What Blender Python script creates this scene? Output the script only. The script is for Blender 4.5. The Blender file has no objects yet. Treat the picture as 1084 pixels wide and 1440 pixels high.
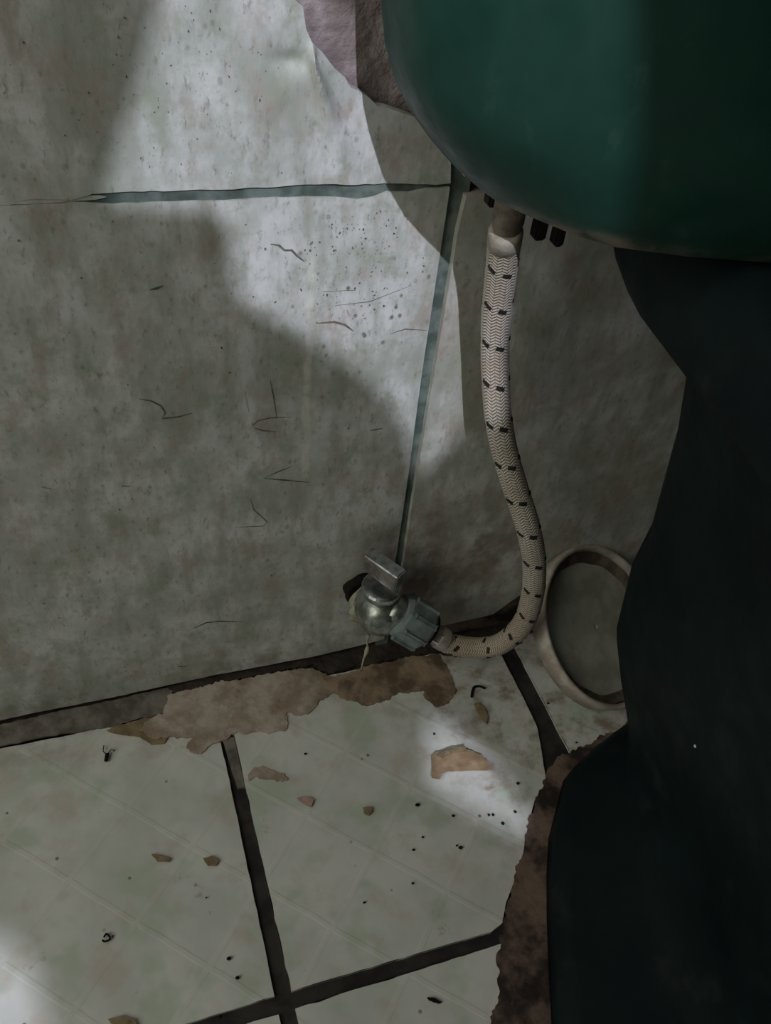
import bpy, bmesh, math, random
import numpy as np
from mathutils import Vector, Matrix, noise

random.seed(7)
scene = bpy.context.scene
COL = scene.collection

# ------------------------------------------------------------------ camera
FPX = 1236.0
CAM = np.array([0.0, -0.34, 0.4764])
RC = np.array([[0.94780, -0.30540, 0.09123],
               [-0.14827, -0.67580, -0.72203],
               [0.28216, 0.67080, -0.68580]])
# re-orthonormalise
_u, _s, _v = np.linalg.svd(RC)
RC = _u @ _v
cam_d = bpy.data.cameras.new('camera')
cam = bpy.data.objects.new('camera', cam_d)
COL.objects.link(cam)
cam_d.sensor_fit = 'VERTICAL'
cam_d.sensor_height = 36.0
cam_d.sensor_width = 36.0 * 1084 / 1440
cam_d.lens = 36.0 * FPX / 1440.0
cam_d.clip_start = 0.005
M3 = Matrix((RC[0], -RC[1], -RC[2])).transposed()
cam.matrix_world = Matrix.Translation(CAM) @ M3.to_4x4()
scene.camera = cam

# ------------------------------------------------------------------ light, exposure
BULB = Vector((-0.25, -1.75, 1.685))
world = bpy.data.worlds.new('world')
scene.world = world
world.use_nodes = True
bg = world.node_tree.nodes['Background']
bg.inputs[0].default_value = (0.97, 1.0, 0.82, 1)
bg.inputs[1].default_value = 0.027

bl = bpy.data.lights.new('ceiling_bulb', 'POINT')
bl.energy = 102.0
bl.color = (0.82, 0.865, 1.0)
bl.shadow_soft_size = 0.009
blo = bpy.data.objects.new('ceiling_bulb', bl)
COL.objects.link(blo)
blo.location = BULB

al = bpy.data.lights.new('left_fill', 'AREA')  # soft fill lamp added on the left to lift the ambient
al.shape = 'RECTANGLE'
al.size = 0.8
al.size_y = 1.2
al.energy = 5.8
al.color = (0.985, 1.0, 0.87)
alo = bpy.data.objects.new('left_fill', al)
COL.objects.link(alo)
alo.location = (-1.10, -0.64, 1.15)
alo.rotation_euler = (Vector((0.1, -0.05, 0.1)) - Vector(alo.location)).to_track_quat('-Z', 'Y').to_euler()

scene.view_settings.view_transform = 'Standard'
scene.view_settings.look = 'None'
scene.view_settings.gamma = 1.0
scene.view_settings.use_curve_mapping = False
scene.view_settings.exposure = 0.66


# ------------------------------------------------------------------ measuring helpers: a ray of the photograph met with a plane of the place
def ray(u, v):
    return RC.T @ np.array([(u - 542.0) / FPX, (v - 720.0) / FPX, 1.0])


def W(u, v, y=0.0):
    d = ray(u, v)
    return Vector(CAM + d * (y - CAM[1]) / d[1])


def F(u, v, z=0.0):
    d = ray(u, v)
    return Vector(CAM + d * (z - CAM[2]) / d[2])


# ------------------------------------------------------------------ object helpers
def tag(o, label=None, cat=None, group=None, kind=None):
    if label: o['label'] = label
    if cat: o['category'] = cat
    if group: o['group'] = group
    if kind: o['kind'] = kind
    return o


def empty(name, loc):
    o = bpy.data.objects.new(name, None)
    o.empty_display_size = 0.02
    COL.objects.link(o)
    o.location = loc
    return o


def link(name, me, mat, parent=None, smooth=False):
    o = bpy.data.objects.new(name, me)
    COL.objects.link(o)
    if mat: me.materials.append(mat)
    if smooth:
        for p in me.polygons: p.use_smooth = True
    if parent:
        o.parent = parent
        par = parent
        off = Vector((0, 0, 0))
        while par:
            off += Vector(par.location)
            par = par.parent
        o.location = -off          # meshes are written in world coordinates
    return o


def mesh_from(name, verts, faces):
    me = bpy.data.meshes.new(name)
    me.from_pydata([tuple(v) for v in verts], [], faces)
    me.update()
    return me


def bm_mesh(name, bm):
    me = bpy.data.meshes.new(name)
    bmesh.ops.recalc_face_normals(bm, faces=bm.faces)
    bm.to_mesh(me)
    bm.free()
    return me


def recentre(o):
    """move the origin of a top-level mesh to its own place"""
    me = o.data
    n = len(me.vertices)
    if n == 0: return o
    c = sum((v.co for v in me.vertices), Vector()) / n
    zmin = min(v.co.z for v in me.vertices)
    c.z = zmin
    me.transform(Matrix.Translation(-c))
    o.location = c
    return o


def ragged(pts, amp, step, seed, closed=True, keep=()):
    """resample a 2-D outline and shake it: broken edges"""
    out = []
    n = len(pts)
    rnd = random.Random(seed)
    for i in range(n if closed else n - 1):
        a = Vector(pts[i]); b = Vector(pts[(i + 1) % n])
        L = (b - a).length
        k = max(1, int(L / step))
        nrm = Vector((-(b - a).y, (b - a).x)).normalized() if L > 0 else Vector((0, 0))
        am = 0 if i in keep else amp
        for j in range(k):
            p = a.lerp(b, j / k)
            q = 0.9 * noise.noise(Vector((p.x * 110 + seed * 7.1, p.y * 110, seed))) + 0.7 * noise.noise(Vector((p.x * 330, p.y * 330 + seed * 3.3, seed))) + 0.3 * rnd.uniform(-1, 1)
            if j == 0 and i in keep: q = 0
            out.append(p + nrm * q * am)
    return out


def prism(outline, to3d, thick_dir, bevel=0.0, cuts=None, displace=None):
    """slab with the given 2-D outline; cuts: spacing of an inner grid"""
    bm = bmesh.new()
    vs = [bm.verts.new(to3d(p)) for p in outline]
    f = bm.faces.new(vs)
    bmesh.ops.triangulate(bm, faces=[f], quad_method='BEAUTY', ngon_method='EAR_CLIP')
    if cuts:
        xs = [p[0] for p in outline]; ys = [p[1] for p in outline]
        for ax, lo, hi in ((0, min(xs), max(xs)), (1, min(ys), max(ys))):
            if isinstance(cuts, tuple): ts = cuts[ax]
            else: ts = [lo + cuts * k for k in range(1, int((hi - lo) / cuts) + 1)]
            for t in ts:
                if not lo < t < hi: continue
                p2 = (t, 0) if ax == 0 else (0, t)
                co = to3d(Vector(p2))
                e = to3d(Vector((1, 0) if ax == 0 else (0, 1))) - to3d(Vector((0, 0)))
                bmesh.ops.bisect_plane(bm, geom=bm.verts[:] + bm.edges[:] + bm.faces[:], plane_co=co, plane_no=e, dist=1e-7)
    top = bm.faces[:]
    if displace:
        for v in bm.verts: v.co += displace(v.co)
    ext = bmesh.ops.extrude_face_region(bm, geom=top)
    newv = [g for g in ext['geom'] if isinstance(g, bmesh.types.BMVert)]
    for v in newv: v.co += Vector(thick_dir)
    bmesh.ops.recalc_face_normals(bm, faces=bm.faces)
    if bevel > 0 and not cuts:
        bm.normal_update()
        td = Vector(thick_dir).normalized()
        ed = []
        for e in bm.edges:
            if len(e.link_faces) == 2:
                d = [abs(fc.normal.dot(td)) for fc in e.link_faces]
                s = [fc.normal.dot(td) for fc in e.link_faces]
                if max(d) > 0.9 and min(d) < 0.3 and min(s) < -0.9:
                    ed.append(e)
        bmesh.ops.bevel(bm, geom=ed, offset=bevel, segments=1, affect='EDGES', clamp_overlap=True)
    return bm


def add_box(bm, c, s, mat=None):
    r = bmesh.ops.create_cube(bm, size=1.0)
    for v in r['verts']:
        v.co = Vector((v.co.x * s[0], v.co.y * s[1], v.co.z * s[2]))
        if mat is not None: v.co = mat @ v.co
        v.co += Vector(c)
    return r['verts']


def frame(axis, up=(0, 0, 1)):
    a = Vector(axis).normalized()
    u = Vector(up)
    s = u.cross(a)
    if s.length < 1e-4: s = Vector((1, 0, 0)).cross(a)
    s.normalize()
    t = a.cross(s)
    return s, t, a


def lathe(bm, origin, axis, prof, seg=32, up=(0, 0, 1), close=False, mod=None):
    """profile of (radius, height along axis); mod(angle, k) scales the radius"""
    s, t, a = frame(axis, up)
    o = Vector(origin)
    rings = []
    for k, (r, h) in enumerate(prof):
        ring = []
        for i in range(seg):
            th = 2 * math.pi * i / seg
            rr = r * (mod(th, k) if mod else 1.0)
            ring.append(bm.verts.new(o + a * h + s * (rr * math.cos(th)) + t * (rr * math.sin(th))))
        rings.append(ring)
    for k in range(len(rings) - 1):
        for i in range(seg):
            j = (i + 1) % seg
            bm.faces.new((rings[k][i], rings[k][j], rings[k + 1][j], rings[k + 1][i]))
    if close:
        for i in range(seg):
            j = (i + 1) % seg
            bm.faces.new((rings[-1][i], rings[-1][j], rings[0][j], rings[0][i]))
    else:
        bm.faces.new(list(reversed(rings[0])))
        bm.faces.new(rings[-1])
    return rings


def catmull(pts, n):
    P = [Vector(p) for p in pts]
    P = [P[0] * 2 - P[1]] + P + [P[-1] * 2 - P[-2]]
    out = []
    for i in range(1, len(P) - 2):
        for k in range(n):
            t = k / n
            a, b, c, d = P[i - 1], P[i], P[i + 1], P[i + 2]
            out.append(0.5 * ((2 * b) + (c - a) * t + (2 * a - 5 * b + 4 * c - d) * t * t + (3 * b - a - 3 * c + d) * t ** 3))
    out.append(P[-2])
    return out


def sweep(path, rad, seg=24):
    """tube with UV (u round, v metres along); returns mesh, frames"""
    n = len(path)
    T = []
    for i in range(n):
        T.append((path[min(i + 1, n - 1)] - path[max(i - 1, 0)]).normalized())
    s, t, a = frame(T[0], (0, -1, 0.2))
    fr = []
    for i in range(n):
        s = (s - T[i] * s.dot(T[i])).normalized()
        fr.append((s.copy(), T[i].cross(s).normalized(), T[i]))
    L = [0.0]
    for i in range(1, n): L.append(L[-1] + (path[i] - path[i - 1]).length)
    verts = []; faces = []
    R_ = rad if callable(rad) else (lambda l: rad)
    for i in range(n):
        for k in range(seg):
            th = 2 * math.pi * k / seg
            verts.append(path[i] + (fr[i][0] * math.cos(th) + fr[i][1] * math.sin(th)) * R_(L[i]))
    uv = []
    for i in range(n - 1):
        for k in range(seg):
            k2 = (k + 1) % seg
            faces.append((i * seg + k, i * seg + k2, (i + 1) * seg + k2, (i + 1) * seg + k))
            u0, u1 = k / seg, (k + 1) / seg
            uv += [(u0, L[i]), (u1, L[i]), (u1, L[i + 1]), (u0, L[i + 1])]
    faces.append(tuple(reversed(range(seg)))); uv += [(0, 0)] * seg
    faces.append(tuple((n - 1) * seg + k for k in range(seg))); uv += [(0, 0)] * seg
    me = mesh_from('tube', verts, faces)
    lay = me.uv_layers.new(name='UVMap')
    for i, q in enumerate(uv): lay.data[i].uv = q
    return me, fr, L


# ------------------------------------------------------------------ material helpers
class NT:
    def __init__(self, name):
        self.m = bpy.data.materials.new(name)
        self.m.use_nodes = True
        self.t = self.m.node_tree
        self.b = self.t.nodes['Principled BSDF']
        g = self.t.nodes.new('ShaderNodeNewGeometry')
        self.pos = g.outputs['Position']

    def n(self, typ, **kw):
        nd = self.t.nodes.new(typ)
        for k, v in kw.items(): setattr(nd, k, v)
        return nd

    def put(self, sock, v):
        if hasattr(v, 'is_linked') or isinstance(v, bpy.types.NodeSocket):
            self.t.links.new(v, sock)
        elif v is not None:
            sock.default_value = v

    def math(self, op, a, b=None, c=None, clamp=False):
        nd = self.n('ShaderNodeMath', operation=op, use_clamp=clamp)
        self.put(nd.inputs[0], a)
        if b is not None: self.put(nd.inputs[1], b)
        if c is not None: self.put(nd.inputs[2], c)
        return nd.outputs[0]

    def mapped(self, scale=(1, 1, 1), loc=(0, 0, 0), rot=(0, 0, 0), src=None):
        nd = self.n('ShaderNodeMapping')
        self.put(nd.inputs[0], src or self.pos)
        nd.inputs['Location'].default_value = loc
        nd.inputs['Rotation'].default_value = rot
        nd.inputs['Scale'].default_value = scale
        return nd.outputs[0]

    def noise(self, scale, detail=3, rough=0.55, vec=None, dist=0.0):
        nd = self.n('ShaderNodeTexNoise')
        self.put(nd.inputs['Vector'], vec or self.pos)
        nd.inputs['Scale'].default_value = scale
        nd.inputs['Detail'].default_value = detail
        nd.inputs['Roughness'].default_value = rough
        nd.inputs['Distortion'].default_value = dist
        return nd.outputs[0]

    def ramp(self, v, lo, hi, a=0.0, b=1.0):
        nd = self.n('ShaderNodeMapRange', interpolation_type='SMOOTHSTEP')
        self.put(nd.inputs[0], v)
        nd.inputs[1].default_value = lo; nd.inputs[2].default_value = hi
        nd.inputs[3].default_value = a; nd.inputs[4].default_value = b
        return nd.outputs[0]

    def mix(self, f, a, b, mode='MIX'):
        nd = self.n('ShaderNodeMix', data_type='RGBA', blend_type=mode)
        self.put(nd.inputs[0], f)
        for s, v in ((nd.inputs[6], a), (nd.inputs[7], b)):
            if isinstance(v, tuple): v = (*v, 1.0) if len(v) == 3 else v
            self.put(s, v)
        return nd.outputs[2]

    def xyz(self, src=None):
        nd = self.n('ShaderNodeSeparateXYZ')
        self.put(nd.inputs[0], src or self.pos)
        return nd.outputs

    def bump(self, h, strength=0.3, dist=0.001):
        nd = self.n('ShaderNodeBump')
        nd.inputs['Strength'].default_value = strength
        nd.inputs['Distance'].default_value = dist
        self.put(nd.inputs['Height'], h)
        self.put(self.b.inputs['Normal'], nd.outputs[0])

    def out(self, col, rough=0.5, metal=0.0, spec=0.5):
        if isinstance(col, tuple): col = (*col, 1.0) if len(col) == 3 else col
        self.put(self.b.inputs['Base Color'], col)
        self.put(self.b.inputs['Roughness'], rough)
        self.b.inputs['Metallic'].default_value = metal
        self.b.inputs['Specular IOR Level'].default_value = spec
        return self.m


def blob(m, x, z, cx, cz, rx, rz):
    """soft round mask on the wall plane, shaken by noise"""
    a = m.math('DIVIDE', m.math('SUBTRACT', x, cx), rx)
    b = m.math('DIVIDE', m.math('SUBTRACT', z, cz), rz)
    d = m.math('ADD', m.math('MULTIPLY', a, a), m.math('MULTIPLY', b, b))
    return m.ramp(d, 0.1, 1.0, 1.0, 0.0)


def mat_wall_tile():
    m = NT('wall_tile')
    X, Y, Z = m.xyz()
    col = m.mix(m.ramp(m.noise(20, 5, 0.65), 0.36, 0.62), (0.42, 0.435, 0.40), (0.63, 0.63, 0.625))
    streak = m.noise(1, 4, 0.6, vec=m.mapped((75, 75, 24)))
    col = m.mix(m.ramp(streak, 0.42, 0.68, 0, 0.75), col, (0.32, 0.335, 0.29))
    col = m.mix(m.ramp(m.noise(48, 6, 0.7, vec=m.mapped((1, 1, 0.6), loc=(3, 1, 8))), 0.48, 0.68, 0, 0.70), col, (0.37, 0.285, 0.245))
    col = m.mix(m.ramp(m.noise(55, 6, 0.7, vec=m.mapped((1, 1, 0.8), loc=(-3, 4, 2))), 0.48, 0.68, 0, 0.70), col, (0.29, 0.32, 0.245))
    # fine dirt drawn downwards
    fine = m.noise(1, 5, 0.7, vec=m.mapped((330, 330, 150)))
    col = m.mix(m.ramp(fine, 0.54, 0.72, 0, 0.75), col, (0.22, 0.205, 0.165))
    # crumbs of dirt
    vo = m.n('ShaderNodeTexVoronoi')
    m.put(vo.inputs['Vector'], m.mapped((1, 1, 0.8)))
    vo.inputs['Scale'].default_value = 170
    spot = m.ramp(vo.outputs['Distance'], 0.10, 0.24, 1, 0)
    gate = m.ramp(m.noise(30, 2, 0.5, vec=m.mapped(loc=(5, 5, 5))), 0.52, 0.66)
    hot = blob(m, X, Z, 0.118, 0.275, 0.05, 0.055)
    gate = m.math('MAXIMUM', m.math('MULTIPLY', gate, 0.45), m.math('MULTIPLY', hot, m.ramp(m.noise(60, 2, 0.5), 0.42, 0.56)))
    col = m.mix(m.math('MULTIPLY', m.math('MULTIPLY', spot, gate), 0.85), col, (0.12, 0.10, 0.08))
    # rusty damp bloom near the valve and at the foot of the wall
    damp = blob(m, X, Z, 0.185, 0.075, 0.07, 0.075)
    dn = m.ramp(m.noise(38, 4, 0.6, vec=m.mapped(loc=(1, 2, 7))), 0.38, 0.62)
    col = m.mix(m.math('MULTIPLY', m.math('MULTIPLY', damp, dn), 0.75), col, (0.13, 0.075, 0.06))
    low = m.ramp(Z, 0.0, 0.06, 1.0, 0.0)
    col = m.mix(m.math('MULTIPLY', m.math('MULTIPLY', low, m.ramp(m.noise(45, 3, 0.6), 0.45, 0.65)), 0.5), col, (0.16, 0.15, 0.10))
    # the tile right of the joint is browner
    rt = m.ramp(X, 0.157, 0.1575)
    rb = m.ramp(m.noise(24, 4, 0.6, vec=m.mapped(loc=(9, 2, 3), rot=(0, 0.6, 0))), 0.36, 0.64)
    col = m.mix(m.math('MULTIPLY', m.math('MULTIPLY', rt, rb), 0.45), col, (0.26, 0.22, 0.16))
    # a pale run of old limewash
    run = m.ramp(m.math('ABSOLUTE', m.math('ADD', m.math('SUBTRACT', X, 0.0938), m.math('MULTIPLY', m.math('SUBTRACT', m.noise(45, 3), 0.5), 0.006))), 0.0008, 0.0028, 1, 0)
    rz = m.math('MULTIPLY', m.ramp(Z, 0.163, 0.168), m.ramp(Z, 0.285, 0.30, 1, 0))
    col = m.mix(m.math('MULTIPLY', m.math('MULTIPLY', run, rz), m.ramp(m.noise(90, 2), 0.38, 0.55, 0.15, 0.6)), col, (0.68, 0.66, 0.57))
    m.bump(m.math('ADD', m.math('MULTIPLY', m.noise(60, 4, 0.6), 0.7), m.math('MULTIPLY', fine, 0.3)), 0.25, 0.0012)
    return m.out(col, m.ramp(m.noise(50, 3), 0.3, 0.7, 0.42, 0.7), spec=0.35)


def mat_floor_tile():
    m = NT('floor_tile')
    X, Y, Z = m.xyz()
    col = m.mix(m.ramp(m.noise(18, 4, 0.6), 0.35, 0.65), (0.53, 0.535, 0.505), (0.64, 0.635, 0.61))
    gr = m.ramp(m.noise(30, 3, 0.6, vec=m.mapped(loc=(4, 2, 1))), 0.50, 0.66, 0, 0.7)
    col = m.mix(gr, col, (0.42, 0.49, 0.39))
    pk = m.ramp(m.noise(42, 4, 0.6, vec=m.mapped(loc=(1, 7, 3))), 0.50, 0.70, 0, 0.6)
    col = m.mix(pk, col, (0.50, 0.42, 0.37))
    # embossed diamond trellis
    wob = m.math('MULTIPLY', m.math('SUBTRACT', m.noise(30, 2), 0.5), 0.004)

    def lines(e, off, per):
        s = m.math('DIVIDE', m.math('ADD', m.math('SUBTRACT', e, off), wob), per)
        fr = m.math('ABSOLUTE', m.math('SUBTRACT', m.math('FRACT', m.math('ADD', s, 100.5)), 0.5))
        return m.ramp(m.math('MULTIPLY', fr, per), 0.0012, 0.0026, 1, 0)
    l1 = lines(m.math('ADD', X, Y), -0.1645, 0.0665)
    l2 = lines(m.math('SUBTRACT', X, Y), -0.0127, 0.0635)
    ln = m.math('MAXIMUM', l1, l2)
    ln2 = m.math('MULTIPLY', ln, m.ramp(m.noise(26, 3), 0.42, 0.60, 0.05, 0.9))
    col = m.mix(m.math('MULTIPLY', ln2, 0.28), col, (0.66, 0.60, 0.56))
    # brown grime, thickest along the toilet and in the corner
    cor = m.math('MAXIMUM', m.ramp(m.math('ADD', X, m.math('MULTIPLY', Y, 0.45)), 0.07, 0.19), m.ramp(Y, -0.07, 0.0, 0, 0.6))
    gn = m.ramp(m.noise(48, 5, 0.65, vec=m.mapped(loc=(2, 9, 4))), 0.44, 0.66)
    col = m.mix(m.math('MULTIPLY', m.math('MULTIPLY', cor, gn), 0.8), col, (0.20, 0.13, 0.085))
    brn = m.ramp(m.noise(36, 5, 0.7, vec=m.mapped(loc=(8, 1, 2))), 0.63, 0.74, 0, 0.75)
    col = m.mix(brn, col, (0.30, 0.19, 0.12))
    vo = m.n('ShaderNodeTexVoronoi')
    m.put(vo.inputs['Vector'], m.pos)
    vo.inputs['Scale'].default_value = 75
    sp = m.math('MULTIPLY', m.ramp(vo.outputs['Distance'], 0.05, 0.1, 1, 0), m.ramp(m.noise(40, 2, vec=m.mapped(loc=(3, 3, 3))), 0.5, 0.6))
    col = m.mix(m.math('MULTIPLY', sp, 0.8), col, (0.09, 0.08, 0.06))
    m.bump(m.math('ADD', m.math('MULTIPLY', ln, 0.5), m.math('MULTIPLY', m.noise(70, 3), 0.4)), 0.25, 0.001)
    return m.out(col, m.ramp(m.noise(40, 3), 0.3, 0.7, 0.34, 0.6), spec=0.4)


def mat_simple(name, c1, c2, scale, rough=0.7, metal=0.0, bump=0.3, bd=0.0008, spec=0.4, detail=4, lo=0.38, hi=0.62):
    m = NT(name)
    nz = m.noise(scale, detail, 0.6)
    col = m.mix(m.ramp(nz, lo, hi), c1, c2)
    if bump: m.bump(m.noise(scale * 2.5, 4, 0.6), bump, bd)
    return m.out(col, rough, metal, spec)


def mat_ceramic():
    m = NT('green_ceramic')
    X, Y, Z = m.xyz()
    col = m.mix(m.ramp(m.noise(14, 4, 0.6), 0.35, 0.65), (0.005, 0.029, 0.021), (0.010, 0.045, 0.033))
    # dust and lime splashes
    col = m.mix(m.ramp(m.noise(1, 5, 0.7, vec=m.mapped((70, 70, 40))), 0.56, 0.8, 0, 0.35), col, (0.06, 0.10, 0.085))
    edge = m.math('MULTIPLY', m.ramp(Z, 0.3485, 0.3560, 1, 0), m.ramp(m.math('ABSOLUTE', m.math('SUBTRACT', X, 0.158)), 0.008, 0.03, 1.0, 0.25))
    edge = m.math('MULTIPLY', edge, m.ramp(Z, 0.343, 0.3445))
    col = m.mix(m.math('MULTIPLY', edge, m.ramp(m.noise(60, 4, 0.7), 0.38, 0.60, 0.15, 0.85)), col, (0.24, 0.21, 0.16))
    foot = m.ramp(Z, 0.0, 0.035, 1, 0)
    col = m.mix(m.math('MULTIPLY', foot, m.ramp(m.noise(40, 4, 0.7), 0.4, 0.65, 0.1, 0.6)), col, (0.05, 0.04, 0.035))
    m.bump(m.noise(30, 3, 0.5), 0.08, 0.002)
    return m.out(col, m.ramp(m.noise(45, 4, 0.6), 0.3, 0.7, 0.35, 0.6), spec=0.25)


def mat_bowl():  # same ceramic as the cistern, its deep shade put into a darker colour
    m = NT('green_ceramic_shaded')
    X, Y, Z = m.xyz()
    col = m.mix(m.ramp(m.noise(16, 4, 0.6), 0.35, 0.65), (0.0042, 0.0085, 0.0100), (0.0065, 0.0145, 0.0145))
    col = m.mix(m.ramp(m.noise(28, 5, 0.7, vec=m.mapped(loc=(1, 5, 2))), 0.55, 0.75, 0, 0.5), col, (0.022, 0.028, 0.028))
    m.bump(m.noise(30, 3, 0.5), 0.08, 0.002)
    return m.out(col, m.ramp(m.noise(45, 4, 0.6), 0.3, 0.7, 0.5, 0.7), spec=0.12)


def mat_braid():
    m = NT('braided_sleeve')
    uvn = m.n('ShaderNodeUVMap'); uvn.uv_map = 'UVMap'
    U, V, _ = m.xyz(uvn.outputs[0])
    ncol = 18.0
    uu = m.math('MULTIPLY', U, ncol)
    tri = m.math('PINGPONG', uu, 1.0)                     # zig-zag round the hose
    ph = m.math('ADD', m.math('MULTIPLY', V, 540.0), m.math('MULTIPLY', tri, 0.95))
    w = m.math('PINGPONG', ph, 0.5)                       # strand ridges
    strand = m.ramp(w, 0.06, 0.34)
    seam = m.ramp(m.math('PINGPONG', uu, 0.5), 0.0, 0.10, 0.55, 1.0)
    h = m.math('MULTIPLY', strand, seam)
    dirt = m.noise(60, 4, 0.6)
    pale = m.mix(m.ramp(dirt, 0.38, 0.66), (0.66, 0.61, 0.56), (0.54, 0.47, 0.40))
    low = m.ramp(V, 0.0, 0.18, 1.0, 0.0)                  # V = 0 at the valve, where the sleeve turns a darker tan
    pale = m.mix(m.math('MULTIPLY', low, 0.7), pale, (0.45, 0.36, 0.25))
    top = m.math('MULTIPLY', m.ramp(V, 0.30, 0.335), 0.5)
    pale = m.mix(top, pale, (0.40, 0.37, 0.27))
    col = m.mix(h, (0.22, 0.17, 0.13), pale)
    m.bump(h, 0.7, 0.0006)
    return m.out(col, 0.6, spec=0.35)


MT_WALL = mat_wall_tile()
MT_FLOOR = mat_floor_tile()
MT_MORTAR = mat_simple('pink_mortar', (0.22, 0.17, 0.165), (0.40, 0.33, 0.33), 55, 0.9, bump=0.8, bd=0.0025)
MT_GROUTG = mat_simple('green_grout', (0.065, 0.090, 0.078), (0.16, 0.195, 0.175), 60, 0.8, bump=0.5)
MT_GROUTD = mat_simple('dark_grout', (0.014, 0.012, 0.012), (0.038, 0.032, 0.029), 60, 0.85, bump=0.5)
MT_GROUTM = mat_simple('grey_brown_grout', (0.10, 0.085, 0.072), (0.20, 0.175, 0.155), 55, 0.9, bump=0.6, bd=0.0015)
MT_DARKJOINT = mat_simple('dark_brown_fill', (0.022, 0.017, 0.014), (0.05, 0.036, 0.028), 60, 0.8, bump=0.8, bd=0.002)
def mat_cement():
    m = NT('brown_cement')
    X, Y, Z = m.xyz()
    a = m.mix(m.ramp(m.noise(42, 6, 0.65), 0.36, 0.64), (0.27, 0.20, 0.15), (0.46, 0.385, 0.33))
    b = m.mix(m.ramp(m.noise(50, 6, 0.65), 0.38, 0.62), (0.12, 0.080, 0.050), (0.30, 0.22, 0.15))
    col = m.mix(m.ramp(m.math('ADD', X, m.math('MULTIPLY', m.math('SUBTRACT', m.noise(40, 3), 0.5), 0.08)), 0.075, 0.125), a, b)
    m.bump(m.noise(110, 4, 0.6), 0.8, 0.0015)
    return m.out(col, 0.9)


MT_CEMENT = mat_cement()
MT_GRIME = mat_simple('brown_grime', (0.022, 0.013, 0.011), (0.17, 0.115, 0.088), 42, 0.75, bump=0.8, bd=0.0015, detail=6)
MT_SKIRT = mat_simple('pale_skirting', (0.36, 0.39, 0.37), (0.46, 0.48, 0.46), 40, 0.6)
MT_CER = mat_ceramic()
MT_BOWL = mat_bowl()
MT_BRAID = mat_braid()
MT_BLACK = mat_simple('black_thread', (0.008, 0.008, 0.008), (0.02, 0.018, 0.016), 200, 0.7, bump=0)
MT_RUB = mat_simple('black_plastic', (0.007, 0.006, 0.006), (0.016, 0.013, 0.012), 120, 0.7, bump=0.2, spec=0.1)
MT_CHROME = mat_simple('dull_chrome', (0.30, 0.31, 0.31), (0.55, 0.56, 0.57), 160, 0.28, metal=0.95, bump=0.15, bd=0.0004)
MT_BRASS = mat_simple('corroded_chrome', (0.20, 0.22, 0.19), (0.42, 0.44, 0.42), 130, 0.36, metal=0.8, bump=0.4, bd=0.0006)
MT_NUT = mat_simple('grey_plastic_nut', (0.13, 0.16, 0.16), (0.21, 0.25, 0.245), 90, 0.5, bump=0.2)
MT_FERR = mat_simple('worn_ferrule', (0.32, 0.28, 0.25), (0.46, 0.42, 0.39), 140, 0.45, metal=0.3, bump=0.2)
MT_COLLAR = mat_simple('dirty_collar', (0.20, 0.175, 0.14), (0.34, 0.30, 0.25), 120, 0.7, bump=0.3)
MT_TAPE = mat_simple('seal_tape', (0.24, 0.25, 0.17), (0.42, 0.41, 0.31), 150, 0.8, bump=0.3)
MT_LIDP = mat_simple('lid_plastic', (0.30, 0.30, 0.25), (0.42, 0.42, 0.36), 48, 0.55, bump=0.2)
MT_RIM = mat_simple('lid_rim_plastic', (0.36, 0.30, 0.25), (0.54, 0.48, 0.43), 60, 0.5, bump=0.2)
MT_GROOVE = mat_simple('groove_dirt', (0.08, 0.06, 0.045), (0.17, 0.14, 0.11), 90, 0.8, bump=0.5)
MT_TAN = mat_simple('tan_paper', (0.28, 0.185, 0.11), (0.38, 0.27, 0.175), 70, 0.85, bump=0.4)
MT_FLAKE = mat_simple('brown_flake', (0.17, 0.12, 0.07), (0.27, 0.20, 0.12), 90, 0.85, bump=0.4)
MT_PINK = mat_simple('pink_flake', (0.38, 0.25, 0.22), (0.45, 0.31, 0.28), 90, 0.85, bump=0.2)
MT_SCR = mat_simple('scratch_dirt', (0.09, 0.082, 0.067), (0.19, 0.17, 0.14), 200, 0.9, bump=0)
MT_GOBO = mat_simple('grey_gobo', (0.10, 0.11, 0.11), (0.16, 0.17, 0.17), 20, 0.8, bump=0.2)
MT_WHITE = mat_simple('white_crumb', (0.6, 0.58, 0.53), (0.7, 0.68, 0.64), 90, 0.8, bump=0)

# ================================================================== the setting
XJ, ZJ = 0.156, 0.3215             # vertical and horizontal joint of the wall tiles
wall = mesh_from('wall_back', *(lambda x0, x1, y0, y1, z0, z1: (
    [(x0, y0, z0), (x1, y0, z0), (x1, y1, z0), (x0, y1, z0), (x0, y0, z1), (x1, y0, z1), (x1, y1, z1), (x0, y1, z1)],
    [(0, 1, 5, 4), (1, 2, 6, 5), (2, 3, 7, 6), (3, 0, 4, 7), (4, 5, 6, 7), (3, 2, 1, 0)]))(-0.60, 0.95, 0.0075, 0.06, -0.06, 1.25))
wall = tag(link('wall_back', wall, MT_MORTAR), kind='structure')

wall3 = lambda p: Vector((p[0], 0.0, p[1]))


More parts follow.
